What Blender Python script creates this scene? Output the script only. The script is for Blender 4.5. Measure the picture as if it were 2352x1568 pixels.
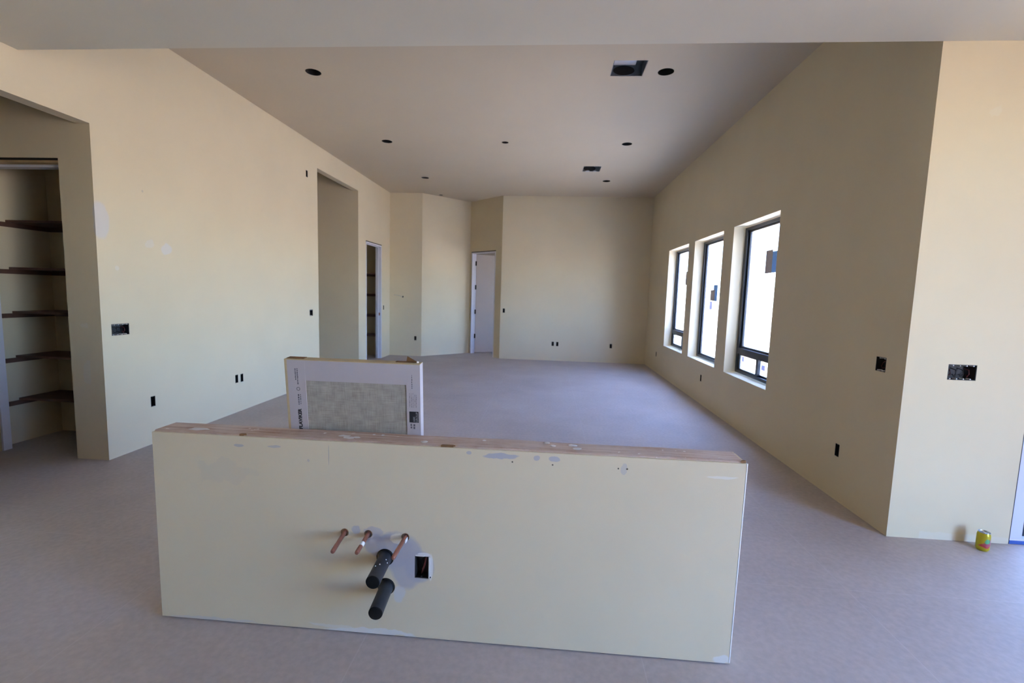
import bpy, bmesh, math, random
from mathutils import Vector, Matrix
random.seed(7)
for o in list(bpy.data.objects):
    bpy.data.objects.remove(o)
SC = bpy.context.scene
COL = SC.collection
# ------------------------------------------------------------------ camera
FPX, YAW, PITCH, ROLL, CAMH = 1069.82, -0.0734349, -0.1009734, 0.0296544, 1.5
fw = Vector((math.sin(YAW)*math.cos(PITCH), math.cos(YAW)*math.cos(PITCH), math.sin(PITCH)))
r0 = Vector((math.cos(YAW), -math.sin(YAW), 0)); u0 = r0.cross(fw)
rt = r0*math.cos(ROLL) + u0*math.sin(ROLL)
up = -r0*math.sin(ROLL) + u0*math.cos(ROLL)
cd = bpy.data.cameras.new('camera'); cam = bpy.data.objects.new('camera', cd); COL.objects.link(cam)
cam.matrix_world = Matrix(((rt.x, up.x, -fw.x, 0), (rt.y, up.y, -fw.y, 0), (rt.z, up.z, -fw.z, CAMH), (0, 0, 0, 1)))
cd.sensor_width = 36; cd.lens = FPX*36/2352; cd.clip_start = .05; cd.clip_end = 300
cd.dof.use_dof = True; cd.dof.focus_distance = 1.9; cd.dof.aperture_fstop = 4.0
SC.camera = cam
# ------------------------------------------------------------------ sky, sun, exposure
W = bpy.data.worlds.new('sky'); SC.world = W; W.use_nodes = True
nt = W.node_tree; bg = nt.nodes['Background']
sky = nt.nodes.new('ShaderNodeTexSky'); sky.sky_type = 'NISHITA'; sky.sun_disc = False
SUN_EL = math.radians(62)      # sun behind the camera and a little to the left
sky.sun_elevation = SUN_EL; sky.sun_rotation = math.radians(198); sky.air_density = 1.0; sky.dust_density = 0.2; sky.ozone_density = 2.5
tint = nt.nodes.new('ShaderNodeMix'); tint.data_type = 'RGBA'; tint.blend_type = 'MULTIPLY'; tint.inputs['Factor'].default_value = 1
nt.links.new(sky.outputs[0], tint.inputs['A']); tint.inputs['B'].default_value = (.84, .95, 1.27, 1)   # camera white balance
nt.links.new(tint.outputs['Result'], bg.inputs[0]); bg.inputs[1].default_value = 0.8
sd = bpy.data.lights.new('sun', 'SUN'); sd.energy = 17.0; sd.angle = math.radians(.6); sd.color = (1, .88, .71)
sun = bpy.data.objects.new('sun', sd); COL.objects.link(sun)
sdir = Vector((-math.cos(SUN_EL)*.31, -math.cos(SUN_EL)*.95, math.sin(SUN_EL)))
sun.rotation_euler = sdir.to_track_quat('Z', 'Y').to_euler(); sun.location = (-6, -2, 12)
SC.view_settings.view_transform = 'Standard'; SC.view_settings.look = 'None'
SC.view_settings.gamma = 1; SC.view_settings.use_curve_mapping = False
SC.view_settings.exposure = 2.38
SC.cycles.max_bounces = 12; SC.cycles.diffuse_bounces = 8; SC.cycles.transparent_max_bounces = 16
SC.cycles.sample_clamp_indirect = 6

# ------------------------------------------------------------------ helpers
def box(bm, x0, x1, y0, y1, z0, z1):
    v = [bm.verts.new(p) for p in ((x0,y0,z0),(x1,y0,z0),(x1,y1,z0),(x0,y1,z0),(x0,y0,z1),(x1,y0,z1),(x1,y1,z1),(x0,y1,z1))]
    for f in ((3,2,1,0),(4,5,6,7),(0,1,5,4),(1,2,6,5),(2,3,7,6),(3,0,4,7)):
        bm.faces.new([v[i] for i in f])
    return v
def prism(bm, poly, z0, z1):
    a = [bm.verts.new((x, y, z0)) for x, y in poly]; b = [bm.verts.new((x, y, z1)) for x, y in poly]
    n = len(poly)
    bm.faces.new(a[::-1]); bm.faces.new(b)
    for i in range(n):
        bm.faces.new((a[i], a[(i+1) % n], b[(i+1) % n], b[i]))
def rings(bm, prof, origin=(0,0,0), axis=(0,0,1), seg=24, cap0=True, cap1=True):
    """lathe: prof = list of (radius, height) along axis"""
    q = Vector(axis).to_track_quat('Z', 'Y'); o = Vector(origin); R = []
    for r, h in prof:
        R.append([bm.verts.new(o + q @ Vector((r*math.cos(2*math.pi*k/seg), r*math.sin(2*math.pi*k/seg), h))) for k in range(seg)])
    for a, b in zip(R, R[1:]):
        for k in range(seg):
            bm.faces.new((a[k], a[(k+1) % seg], b[(k+1) % seg], b[k]))
    if cap0: bm.faces.new(R[0][::-1])
    if cap1: bm.faces.new(R[-1])
def tube(bm, pts, r, seg=10):
    P = [Vector(p) for p in pts]; R = []
    for i, p in enumerate(P):
        d = (P[min(i+1, len(P)-1)] - P[max(i-1, 0)]).normalized()
        q = d.to_track_quat('Z', 'Y')
        R.append([bm.verts.new(p + q @ Vector((r*math.cos(2*math.pi*k/seg), r*math.sin(2*math.pi*k/seg), 0))) for k in range(seg)])
    for a, b in zip(R, R[1:]):
        for k in range(seg):
            bm.faces.new((a[k], a[(k+1) % seg], b[(k+1) % seg], b[k]))
    bm.faces.new(R[0][::-1]); bm.faces.new(R[-1])
def BM(): return bmesh.new()
def obj(name, bm, m, parent=None, smooth=False, bevel=0, label=None):
    bmesh.ops.recalc_face_normals(bm, faces=bm.faces)
    if bevel:
        bmesh.ops.bevel(bm, geom=list(bm.edges), offset=bevel, segments=2, affect='EDGES', profile=.5, clamp_overlap=True)
    me = bpy.data.meshes.new(name); bm.to_mesh(me); bm.free()
    o = bpy.data.objects.new(name, me); COL.objects.link(o); me.materials.append(m)
    if smooth:
        for p in me.polygons: p.use_smooth = True
        try: me.set_sharp_from_angle(angle=math.radians(40))
        except Exception: pass
    if parent: o.parent = parent
    if label: o['label'] = label
    return o
def bx(name, m, parent, *d, bevel=0, label=None):
    b = BM(); box(b, *d); return obj(name, b, m, parent, bevel=bevel, label=label)
def cut(o, fill):
    """boolean-subtract the shapes made by fill(bm) from o and keep only the result"""
    b = BM(); fill(b); bmesh.ops.recalc_face_normals(b, faces=b.faces)
    me = bpy.data.meshes.new('c'); b.to_mesh(me); b.free()
    c = bpy.data.objects.new('c', me); COL.objects.link(c)
    md = o.modifiers.new('b', 'BOOLEAN'); md.operation = 'DIFFERENCE'; md.solver = 'EXACT'; md.object = c
    dg = bpy.context.evaluated_depsgraph_get(); dg.update()
    nm = bpy.data.meshes.new_from_object(o.evaluated_get(dg))
    o.modifiers.clear(); old = o.data; o.data = nm; nm.name = old.name
    bpy.data.meshes.remove(old); bpy.data.objects.remove(c); bpy.data.meshes.remove(me)
def thing(name, label, cat, loc=(0,0,0), rotz=0, group=None):
    o = bpy.data.objects.new(name, None); COL.objects.link(o); o.empty_display_size = .1
    o.location = loc; o.rotation_euler = (0, 0, rotz); o['label'] = label; o['category'] = cat
    if group: o['group'] = group
    return o
def tag(o, label, cat, group=None):
    o['label'] = label; o['category'] = cat
    if group: o['group'] = group
    return o
def struct(o, label=None, cat=None):
    o['kind'] = 'structure'
    if label: o['label'] = label
    if cat: o['category'] = cat
    return o
def sroot(name, label, cat, loc=(0,0,0)):
    o = thing(name, label, cat, loc); o['kind'] = 'structure'; return o

# ------------------------------------------------------------------ materials
def new(name):
    m = bpy.data.materials.new(name); m.use_nodes = True
    return m, m.node_tree.nodes, m.node_tree.links, m.node_tree.nodes['Principled BSDF']
def S(c):   # srgb 0-255 -> linear
    return tuple((v/255/12.92 if v/255 <= .04045 else ((v/255+.055)/1.055)**2.4) for v in c) + (1,)
def plain(name, c, rough=.6, metal=0, var=0, scale=20, bump=0, bscale=200, stretch=None, spec=.5):
    m, N, L, B = new(name)
    B.inputs['Base Color'].default_value = S(c); B.inputs['Roughness'].default_value = rough
    B.inputs['Metallic'].default_value = metal; B.inputs['Specular IOR Level'].default_value = spec
    tc = N.new('ShaderNodeTexCoord'); mp = N.new('ShaderNodeMapping'); L.new(tc.outputs['Object'], mp.inputs[0])
    if stretch: mp.inputs['Scale'].default_value = stretch
    if var:
        n = N.new('ShaderNodeTexNoise'); n.inputs['Scale'].default_value = scale; n.inputs['Detail'].default_value = 6
        L.new(mp.outputs[0], n.inputs[0])
        r = N.new('ShaderNodeValToRGB'); r.color_ramp.elements[0].position = .3; r.color_ramp.elements[1].position = .7
        a = S(c); r.color_ramp.elements[0].color = tuple(max(0, v*(1-var)) for v in a[:3]) + (1,)
        r.color_ramp.elements[1].color = tuple(min(1, v*(1+var)) for v in a[:3]) + (1,)
        L.new(n.outputs[0], r.inputs[0]); L.new(r.outputs[0], B.inputs['Base Color'])
    if bump:
        n = N.new('ShaderNodeTexNoise'); n.inputs['Scale'].default_value = bscale; n.inputs['Detail'].default_value = 3
        L.new(mp.outputs[0], n.inputs[0])
        b = N.new('ShaderNodeBump'); b.inputs['Strength'].default_value = bump; b.inputs['Distance'].default_value = .002
        L.new(n.outputs[0], b.inputs['Height']); L.new(b.outputs[0], B.inputs['Normal'])
    return m
PAINT = (212, 199, 169)
def paint(name, c=PAINT, patches=(), pc=(205, 203, 206), var=.025):
    """matt wall paint; patches = (centre, (rx,ry,rz), edge noise, strength, colour or None) of joint compound or scuffs"""
    m = plain(name, c, .85, var=var, scale=1.6, bump=.1, bscale=180, spec=.25)
    if not patches: return m
    N, L = m.node_tree.nodes, m.node_tree.links; B = N['Principled BSDF']
    cur = B.inputs['Base Color'].links[0].from_socket
    tc = N.new('ShaderNodeTexCoord')
    nz = N.new('ShaderNodeTexNoise'); nz.inputs['Scale'].default_value = 14; nz.inputs['Detail'].default_value = 4
    L.new(tc.outputs['Object'], nz.inputs[0])
    sub = N.new('ShaderNodeVectorMath'); sub.operation = 'SUBTRACT'; sub.inputs[1].default_value = (.5, .5, .5)
    L.new(nz.outputs['Color'], sub.inputs[0])
    for ctr, rad, amp, st, col in patches:
        sc = N.new('ShaderNodeVectorMath'); sc.operation = 'SCALE'; sc.inputs['Scale'].default_value = amp
        L.new(sub.outputs[0], sc.inputs[0])
        ad = N.new('ShaderNodeVectorMath'); ad.operation = 'ADD'
        L.new(tc.outputs['Object'], ad.inputs[0]); L.new(sc.outputs[0], ad.inputs[1])
        s2 = N.new('ShaderNodeVectorMath'); s2.operation = 'SUBTRACT'; s2.inputs[1].default_value = ctr
        L.new(ad.outputs[0], s2.inputs[0])
        dv = N.new('ShaderNodeVectorMath'); dv.operation = 'DIVIDE'; dv.inputs[1].default_value = rad
        L.new(s2.outputs[0], dv.inputs[0])
        ln = N.new('ShaderNodeVectorMath'); ln.operation = 'LENGTH'; L.new(dv.outputs[0], ln.inputs[0])
        mr = N.new('ShaderNodeMapRange'); mr.inputs['From Min'].default_value = 1.08; mr.inputs['From Max'].default_value = .88
        mr.inputs['To Max'].default_value = st; L.new(ln.outputs['Value'], mr.inputs['Value'])
        mx = N.new('ShaderNodeMix'); mx.data_type = 'RGBA'; L.new(mr.outputs[0], mx.inputs['Factor'])
        L.new(cur, mx.inputs['A']); mx.inputs['B'].default_value = S(col or pc); cur = mx.outputs['Result']
    L.new(cur, B.inputs['Base Color'])
    return m
BIG = 9.
M_wall = paint('wall_paint')
M_ceil = paint('ceiling_paint', (209, 204, 188), var=.015)
M_ceil2 = paint('ceiling_paint_long_room', (200, 187, 164), var=.015)
M_wleft = paint('wall_paint_patched', patches=[
    ((-3.655, 3.60, 2.00), (.02, .085, .15), .03, .7, (202, 200, 200)),
    ((-3.655, 4.075, 1.862), (BIG, .05, .04), .07, .4, (210, 206, 202)),
    ((-3.655, 4.26, 1.825), (BIG, .065, .05), .07, .6, (206, 205, 206)),
    ((-3.655, 4.02, 2.32), (BIG, .01, .012), .0, .5, (170, 166, 160)),
    ((-3.655, 3.73, 1.62), (BIG, .02, .02), .03, .4, (215, 213, 208))])
M_wface = paint('wall_paint_facing', patches=[
    ((2.60, 3.082, 2.665), (.045, BIG, .03), .12, .18, (214, 217, 205)),
    ((2.50, 3.082, .02), (.9, BIG, .03), .05, .22, (214, 216, 214))])
M_wend = paint('wall_paint_end', patches=[((-3.80, 3.56, 0.75), (.05, BIG, .10), .08, .3, (200, 202, 200)),
    ((-3.80, 3.56, 1.14), (.045, BIG, .02), .05, .35, (212, 208, 200))])
M_floor, N, L, B = new('floor_board')
B.inputs['Roughness'].default_value = .62; B.inputs['Specular IOR Level'].default_value = .35
tc = N.new('ShaderNodeTexCoord')
n1 = N.new('ShaderNodeTexNoise'); n1.inputs['Scale'].default_value = 1.1; n1.inputs['Detail'].default_value = 8; n1.inputs['Roughness'].default_value = .65
n2 = N.new('ShaderNodeTexNoise'); n2.inputs['Scale'].default_value = 34; n2.inputs['Detail'].default_value = 5
L.new(tc.outputs['Object'], n1.inputs[0]); L.new(tc.outputs['Object'], n2.inputs[0])
r1 = N.new('ShaderNodeValToRGB'); r1.color_ramp.elements[0].position = .32; r1.color_ramp.elements[1].position = .68
r1.color_ramp.elements[0].color = S((172, 163, 158)); r1.color_ramp.elements[1].color = S((187, 178, 173))
L.new(n1.outputs[0], r1.inputs[0])
r2 = N.new('ShaderNodeValToRGB'); r2.color_ramp.elements[0].position = .36; r2.color_ramp.elements[1].position = .66
r2.color_ramp.elements[0].color = (.84, .84, .84, 1); r2.color_ramp.elements[1].color = (1.06, 1.06, 1.06, 1)
L.new(n2.outputs[0], r2.inputs[0])
mu = N.new('ShaderNodeMix'); mu.data_type = 'RGBA'; mu.blend_type = 'MULTIPLY'; mu.inputs['Factor'].default_value = .5
L.new(r1.outputs[0], mu.inputs['A']); L.new(r2.outputs[0], mu.inputs['B'])
# faint taped seams between the protection sheets, pale scuffs
br = N.new('ShaderNodeTexBrick'); br.inputs['Scale'].default_value = 1; br.inputs['Brick Width'].default_value = 1.183; br.inputs['Row Height'].default_value = 1.21; br.offset = 0
br.inputs['Mortar Size'].default_value = .004; br.inputs['Mortar Smooth'].default_value = .8
br.inputs['Color1'].default_value = br.inputs['Color2'].default_value = (0, 0, 0, 1); br.inputs['Mortar'].default_value = (.18, .18, .18, 1)
mp = N.new('ShaderNodeMapping'); mp.inputs['Location'].default_value = (-1.63+1.183*8, -2.445+1.21*12, 0)
L.new(tc.outputs['Object'], mp.inputs[0]); L.new(mp.outputs[0], br.inputs[0])
m2 = N.new('ShaderNodeMix'); m2.data_type = 'RGBA'; L.new(br.outputs['Color'], m2.inputs['Factor'])
L.new(mu.outputs['Result'], m2.inputs['A']); m2.inputs['B'].default_value = S((214, 210, 212))
n3 = N.new('ShaderNodeTexNoise'); n3.inputs['Scale'].default_value = 5.5; n3.inputs['Detail'].default_value = 9; n3.inputs['Roughness'].default_value = .8
L.new(tc.outputs['Object'], n3.inputs[0])
r3 = N.new('ShaderNodeMapRange'); r3.inputs['From Min'].default_value = .64; r3.inputs['From Max'].default_value = .74; r3.inputs['To Max'].default_value = .35
L.new(n3.outputs[0], r3.inputs['Value'])
m3 = N.new('ShaderNodeMix'); m3.data_type = 'RGBA'; L.new(r3.outputs[0], m3.inputs['Factor'])
L.new(m2.outputs['Result'], m3.inputs['A']); m3.inputs['B'].default_value = S((202, 198, 198))
L.new(m3.outputs['Result'], B.inputs['Base Color'])

M_black = plain('black_box_plastic', (26, 25, 28), .5)
M_boxdark = plain('dark_box_plastic', (20, 18, 20), .6, var=.2, scale=60)
M_wirered = plain('red_wire', (96, 40, 36), .5)
M_wireblk = plain('black_wire', (24, 24, 26), .45)
M_wirewht = plain('white_wire', (170, 166, 160), .5)
M_mud = plain('joint_compound', (214, 212, 210), .9, var=.06, scale=40, bump=.4, bscale=90)
M_frame = plain('black_window_frame', (26, 30, 36), .38, spec=.5)
M_primed = plain('white_primed_jamb', (214, 213, 220), .5, var=.02, scale=5)
M_slab = plain('white_primed_door', (208, 200, 196), .5, var=.02, scale=3)
M_pine = plain('raw_pine', (178, 152, 112), .7, var=.18, scale=6, stretch=(1, 1, .1))
M_gap = plain('dark_gap', (24, 22, 20), .9)
M_hinge = plain('black_hinge', (22, 20, 20), .4, metal=.6)
M_galv = plain('galvanised_steel', (140, 146, 150), .35, metal=.9, var=.15, scale=30)
M_can = plain('dark_can_metal', (28, 28, 28), .6, metal=.3)
M_shelf = plain('dark_shelf_wood', (92, 64, 52), .7, var=.15, scale=8, stretch=(.3, 2, 2))
M_stucco = plain('stucco', (214, 204, 188), .9, var=.05, scale=6, bump=.5, bscale=60)
M_roof = plain('roof', (120, 100, 84), .9)
M_soil = plain('desert_soil', (206, 186, 162), .95, var=.15, scale=.8)
M_copper = plain('copper', (158, 108, 94), .42, metal=.55, var=.22, scale=40)
M_abs = plain('black_abs', (40, 42, 47), .48, var=.25, scale=30, spec=.5)
M_abscap = plain('black_abs_end', (15, 15, 16), .7, spec=.2)
M_white = plain('white_paint_mark', (225, 226, 228), .6)
M_card = plain('white_cardboard', (180, 175, 179), .75, var=.02, scale=8)
M_kraft = plain('kraft_cardboard', (186, 168, 132), .85, var=.08, scale=20)
M_kraftd = plain('brown_torn_cardboard', (120, 88, 56), .9, var=.2, scale=60)
M_ink = plain('black_ink', (36, 36, 40), .8)
M_inkgrey = plain('grey_ink', (98, 96, 104), .8)
M_inkwhite = plain('white_print', (150, 150, 156), .8)
M_film = plain('white_film', (206, 208, 226), .4, spec=.5)
M_bluetape = plain('blue_tape', (52, 92, 176), .6)
M_alu = plain('can_aluminium', (190, 194, 200), .25, metal=.95)
def label_mat(name, c, tr):
    m = plain(name, c, .7, var=.12, scale=60); N, L = m.node_tree.nodes, m.node_tree.links
    t = N.new('ShaderNodeBsdfTranslucent'); t.inputs[0].default_value = tuple(v*tr for v in S(c)[:3]) + (1,)
    a = N.new('ShaderNodeAddShader'); L.new(N['Principled BSDF'].outputs[0], a.inputs[0]); L.new(t.outputs[0], a.inputs[1])
    L.new(a.outputs[0], N['Material Output'].inputs[0]); return m
M_stbrown = label_mat('grey_label', (156, 146, 138), .22)      # printed paper labels, a little light comes through
M_stblue = label_mat('blue_label', (120, 158, 188), .2)
M_stwhite = label_mat('white_label', (206, 206, 224), .2)
# tile: woven grey-beige
M_tile, N, L, B = new('linen_tile')
B.inputs['Roughness'].default_value = .6
tc = N.new('ShaderNodeTexCoord'); mixs = []
for scl in ((900, 40, 40), (40, 40, 900), (8, 8, 8)):
    mp = N.new('ShaderNodeMapping'); mp.inputs['Scale'].default_value = scl; L.new(tc.outputs['Object'], mp.inputs[0])
    n = N.new('ShaderNodeTexNoise'); n.inputs['Scale'].default_value = .35 if scl[0] != 8 else 3; n.inputs['Detail'].default_value = 5
    L.new(mp.outputs[0], n.inputs[0]); mixs.append(n.outputs[0])
a1 = N.new('ShaderNodeMath'); L.new(mixs[0], a1.inputs[0]); L.new(mixs[1], a1.inputs[1])
a2 = N.new('ShaderNodeMath'); L.new(a1.outputs[0], a2.inputs[0]); L.new(mixs[2], a2.inputs[1])
mr = N.new('ShaderNodeMapRange'); mr.inputs['From Min'].default_value = 1.15; mr.inputs['From Max'].default_value = 1.85; L.new(a2.outputs[0], mr.inputs['Value'])
rp = N.new('ShaderNodeValToRGB'); rp.color_ramp.elements[0].color = S((138, 134, 124)); rp.color_ramp.elements[1].color = S((176, 172, 162))
L.new(mr.outputs[0], rp.inputs[0]); L.new(rp.outputs[0], B.inputs['Base Color'])
# plate wood with mud splatters
M_plate, N, L, B = new('top_plate_wood')
B.inputs['Roughness'].default_value = .85
tc = N.new('ShaderNodeTexCoord'); mp = N.new('ShaderNodeMapping'); mp.inputs['Scale'].default_value = (1.2, 18, 18); L.new(tc.outputs['Object'], mp.inputs[0])
n = N.new('ShaderNodeTexNoise'); n.inputs['Scale'].default_value = 3; n.inputs['Detail'].default_value = 8; n.inputs['Distortion'].default_value = .6; L.new(mp.outputs[0], n.inputs[0])
rp = N.new('ShaderNodeValToRGB'); e = rp.color_ramp.elements
e[0].position = .25; e[0].color = S((150, 120, 102)); e[1].position = .75; e[1].color = S((208, 188, 172)); k = e.new(.5); k.color = S((184, 160, 143))
L.new(n.outputs[0], rp.inputs[0])
g = N.new('ShaderNodeTexNoise'); g.inputs['Scale'].default_value = 3.2; g.inputs['Detail'].default_value = 6; g.inputs['Roughness'].default_value = .7; L.new(tc.outputs['Object'], g.inputs[0])
gr = N.new('ShaderNodeMapRange'); gr.inputs['From Min'].default_value = .44; gr.inputs['From Max'].default_value = .72; gr.inputs['To Max'].default_value = .75; L.new(g.outputs[0], gr.inputs['Value'])
mx = N.new('ShaderNodeMix'); mx.data_type = 'RGBA'; L.new(gr.outputs[0], mx.inputs['Factor']); L.new(rp.outputs[0], mx.inputs['A']); mx.inputs['B'].default_value = S((206, 196, 188))
s_ = N.new('ShaderNodeTexNoise'); s_.inputs['Scale'].default_value = 22; s_.inputs['Detail'].default_value = 3; L.new(tc.outputs['Object'], s_.inputs[0])
sr = N.new('ShaderNodeMapRange'); sr.inputs['From Min'].default_value = .685; sr.inputs['From Max'].default_value = .72; L.new(s_.outputs[0], sr.inputs['Value'])
m4 = N.new('ShaderNodeMix'); m4.data_type = 'RGBA'; L.new(sr.outputs[0], m4.inputs['Factor']); L.new(mx.outputs['Result'], m4.inputs['A']); m4.inputs['B'].default_value = S((226, 222, 214))
L.new(m4.outputs['Result'], B.inputs['Base Color'])
# glass with protective film: part clear, part diffusing
def filmglass(name, clear, tint):
    m, N, L, B = new(name)
    N.remove(B); out = N['Material Output']
    t = N.new('ShaderNodeBsdfTransparent'); t.inputs[0].default_value = tint
    d = N.new('ShaderNodeBsdfTranslucent'); d.inputs[0].default_value = tint
    g = N.new('ShaderNodeBsdfGlossy'); g.inputs['Roughness'].default_value = .05
    a = N.new('ShaderNodeMixShader'); a.inputs[0].default_value = clear; L.new(d.outputs[0], a.inputs[1]); L.new(t.outputs[0], a.inputs[2])
    b = N.new('ShaderNodeMixShader'); b.inputs[0].default_value = .04; L.new(a.outputs[0], b.inputs[1]); L.new(g.outputs[0], b.inputs[2])
    L.new(b.outputs[0], out.inputs[0]); return m
M_glass = filmglass('filmed_glass', .8, (.93, .97, 1, 1))
M_clear = filmglass('clear_glass', .96, (.96, .98, .98, 1))

# ------------------------------------------------------------------ dimensions (metres)
XL, XR, YF, ZC, ZB, YB = -3.655, 2.261, 10.74, 3.71, 3.053, 3.082
YO, ZO = 3.56, 2.744
YP, YPB, ZP, XP0, XP1 = 1.851, 1.993, .865, -1.692, .810
TL = .12                       # partition thickness
ZR = 4.2                       # underside of roof
# electrical rough-in boxes: (wall, position along wall, height of centre, gangs, label)
BOXES = [
 ('left', 3.732, 1.100, 4, 'four-gang electrical box cut into the left wall beside the pantry opening'),
 ('left', 4.026, .402, 1, 'lone low outlet box in left wall nearest the pantry opening'),
 ('left', 5.210, .402, 1, 'nearer of the twin low outlet boxes in the left wall'),
 ('left', 5.305, .398, 1, 'farther of the twin low outlet boxes in the left wall'),
 ('left', 6.990, 1.122, 2, 'two-gang switch box just before the tall hallway opening'),
 ('left', 6.915, 3.200, 1, 'small box high on left wall beside top of hallway opening'),
 ('left', 10.205, 1.120, 1, 'switch box right of the shelved closet doorway'),
 ('farleft', -3.042, .415, 1, 'low outlet box on the shaded far wall by the closet'),
 ('far', -1.003, 1.120, 1, 'switch box on far wall just right of the white door'),
 ('far', .154, .390, 1, 'left box of the outlet pair low on far wall'),
 ('far', .259, .388, 1, 'right box of the outlet pair low on far wall'),
 ('far', 1.480, .385, 1, 'single outlet box low on far wall near the right corner'),
 ('right', 9.692, .365, 1, 'outlet box in right wall beyond the farthest window'),
 ('right', 6.880, .370, 1, 'outlet box in right wall below the middle window'),
 ('right', 3.300, 1.103, 2, 'two-gang switch box near the outer corner of right wall'),
 ('right', 3.665, .382, 1, 'low outlet box in right wall below the two-gang switch box'),
 ('face', 2.597, 1.097, 4, 'four-gang electrical box in the bright wall above the soda can'),
]
GW = lambda g: .052 + .044*(g-1) if g < 4 else .168
BH = .098
def cutrect(bm, wall, s, z, g):
    w = GW(g)/2; h = BH/2
    if wall == 'left': box(bm, XL-.062, XL+.02, s-w, s+w, z-h, z+h)
    if wall == 'right': box(bm, XR-.02, XR+.062, s-w, s+w, z-h, z+h)
    if wall == 'far': box(bm, s-w, s+w, YF-.02, YF+.062, z-h, z+h)
    if wall == 'farleft': box(bm, s-w, s+w, 10.609-.02, 10.609+.062, z-h, z+h)
    if wall == 'face': box(bm, s-w, s+w, YB-.02, YB+.062, z-h, z+h)
WIN = [(4.890, 6.045), (6.385, 7.580), (7.900, 9.130)]
WZ0, WZ1 = .600, 2.405
LIGHTS = [(-2.49, 4.872, .078), (1.073, 4.905, .078), (-2.475, 7.045, .078), (-.708, 7.062, .052), (1.061, 7.10, .074),
          (-2.472, 9.21, .074), (1.041, 9.307, .074), (-2.523, 10.79, .045)]
DUCTS = [(.541, .858, 4.672, 4.99), (.530, .832, 8.285, 8.62)]

# ------------------------------------------------------------------ structure
def sbox(name, m, *d, label=None):
    b = BM(); box(b, *d); return struct(obj(name, b, m), label)
f = BM(); box(f, -8, 4.7, -9.2, 13.6, -.15, 0); struct(obj('floor', f, M_floor), 'dusty grey protected floor of the unfinished house', 'floor')
# left wall with pantry-alcove, hallway and closet openings
wl = sbox('wall_left', M_wleft, XL-TL, XL, -1, 10.73, 0, ZR, label='cream left wall with tall openings')
def c_(b):
    box(b, XL-.3, XL+.2, 2.70, YO, -.1, ZO)
    box(b, XL-.3, XL+.2, 7.231, 8.816, -.1, 3.366)
    box(b, XL-.3, XL+.2, 9.183, 10.087, -.1, 2.485)
    for w, s, z, g, l in BOXES:
        if w == 'left': cutrect(b, w, s, z, g)
cut(wl, c_)
# right wall with three windows
wr = sbox('wall_right', M_wall, XR, XR+.20, YB, 13.6, 0, ZR, label='shaded cream right wall with three tall windows')
def c_(b):
    for y0, y1 in WIN: box(b, XR-.2, XR+.5, y0, y1, WZ0, WZ1)
    box(b, XR-.2, XR+.5, 11.3, 12.2, .6, 2.405)      # opening for the unseen window added to light the niche door
    for w, s, z, g, l in BOXES:
        if w == 'right': cutrect(b, w, s, z, g)
cut(wr, c_)
# wall facing the camera at the right, with the sliding door
wf = sbox('wall_facing', M_wface, XR+.2, 4.7, YB, YB+.2, 0, ZR, label='bright cream wall facing the kitchen at the right')
def c_(b):
    box(b, 3.003, 4.35, YB-.2, YB+.5, -.1, 2.46)
    for w, s, z, g, l in BOXES:
        if w == 'face': cutrect(b, w, s, z, g)
cut(wf, c_)
wfar = sbox('wall_far', M_wall, -1.08, XR, YF, YF+TL, 0, ZR, label='cream far wall of the long room')
def c_(b):
    for w, s, z, g, l in BOXES:
        if w == 'far': cutrect(b, w, s, z, g)
cut(wfar, c_)
wfl = sbox('wall_far_left', M_wall, XL-TL, -2.901, 10.609, 10.729, 0, ZR, label='short shaded far wall beside the closet')
def c_(b):
    for w, s, z, g, l in BOXES:
        if w == 'farleft': cutrect(b, w, s, z, g)
cut(wfl, c_)
PA, PB, PC = Vector((-2.901, 10.609)), Vector((-1.947, 11.539)), Vector((-1.08, 10.74))
def slabwall(name, a, b, label, ext=.12):
    d = (b-a).normalized(); n = Vector((-d.y, d.x))*TL
    m_ = BM(); a2 = a; b2 = b + d*ext
    prism(m_, [tuple(a2), tuple(b2), tuple(b2+n), tuple(a2+n)], 0, ZR)
    return struct(obj(name, m_, M_wall), label)
slabwall('wall_niche_left', PA, PB, 'bright angled wall of the far corner niche')
wn = slabwall('wall_niche_right', PB, PC, 'shaded angled wall holding the white door', ext=-.001)
dN = (PC-PB).normalized(); nN = Vector((-dN.y, dN.x))
def npt(t, q, z): p = PB + dN*t + nN*q; return (p.x, p.y, z)
def nprism(b, t0, t1, q0, q1, z0, z1):
    prism(b, [npt(t0, q0, 0)[:2], npt(t1, q0, 0)[:2], npt(t1, q1, 0)[:2], npt(t0, q1, 0)[:2]], z0, z1)
cut(wn, lambda b: nprism(b, .05, .968, -.2, .4, -.1, 2.505))
OY0, OY1 = -1.9, 0.7
# kitchen shell behind and beside the camera
wk = sbox('wall_kitchen_right', M_wall, 4.5, 4.7, -9.2, YB, 0, ZR)
cut(wk, lambda b: box(b, 4.3, 4.9, OY0, OY1, -.1, 2.9))
sbox('wall_back', M_wall, -8, 4.5, -9.2, -9, 0, ZR)
sbox('wall_outer_left', M_stucco, -8.2, -8, -9.2, 13.6, 0, ZR)
sbox('wall_outer_far', M_stucco, -8.2, XR+.2, 13.6, 13.8, 0, ZR)
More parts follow.
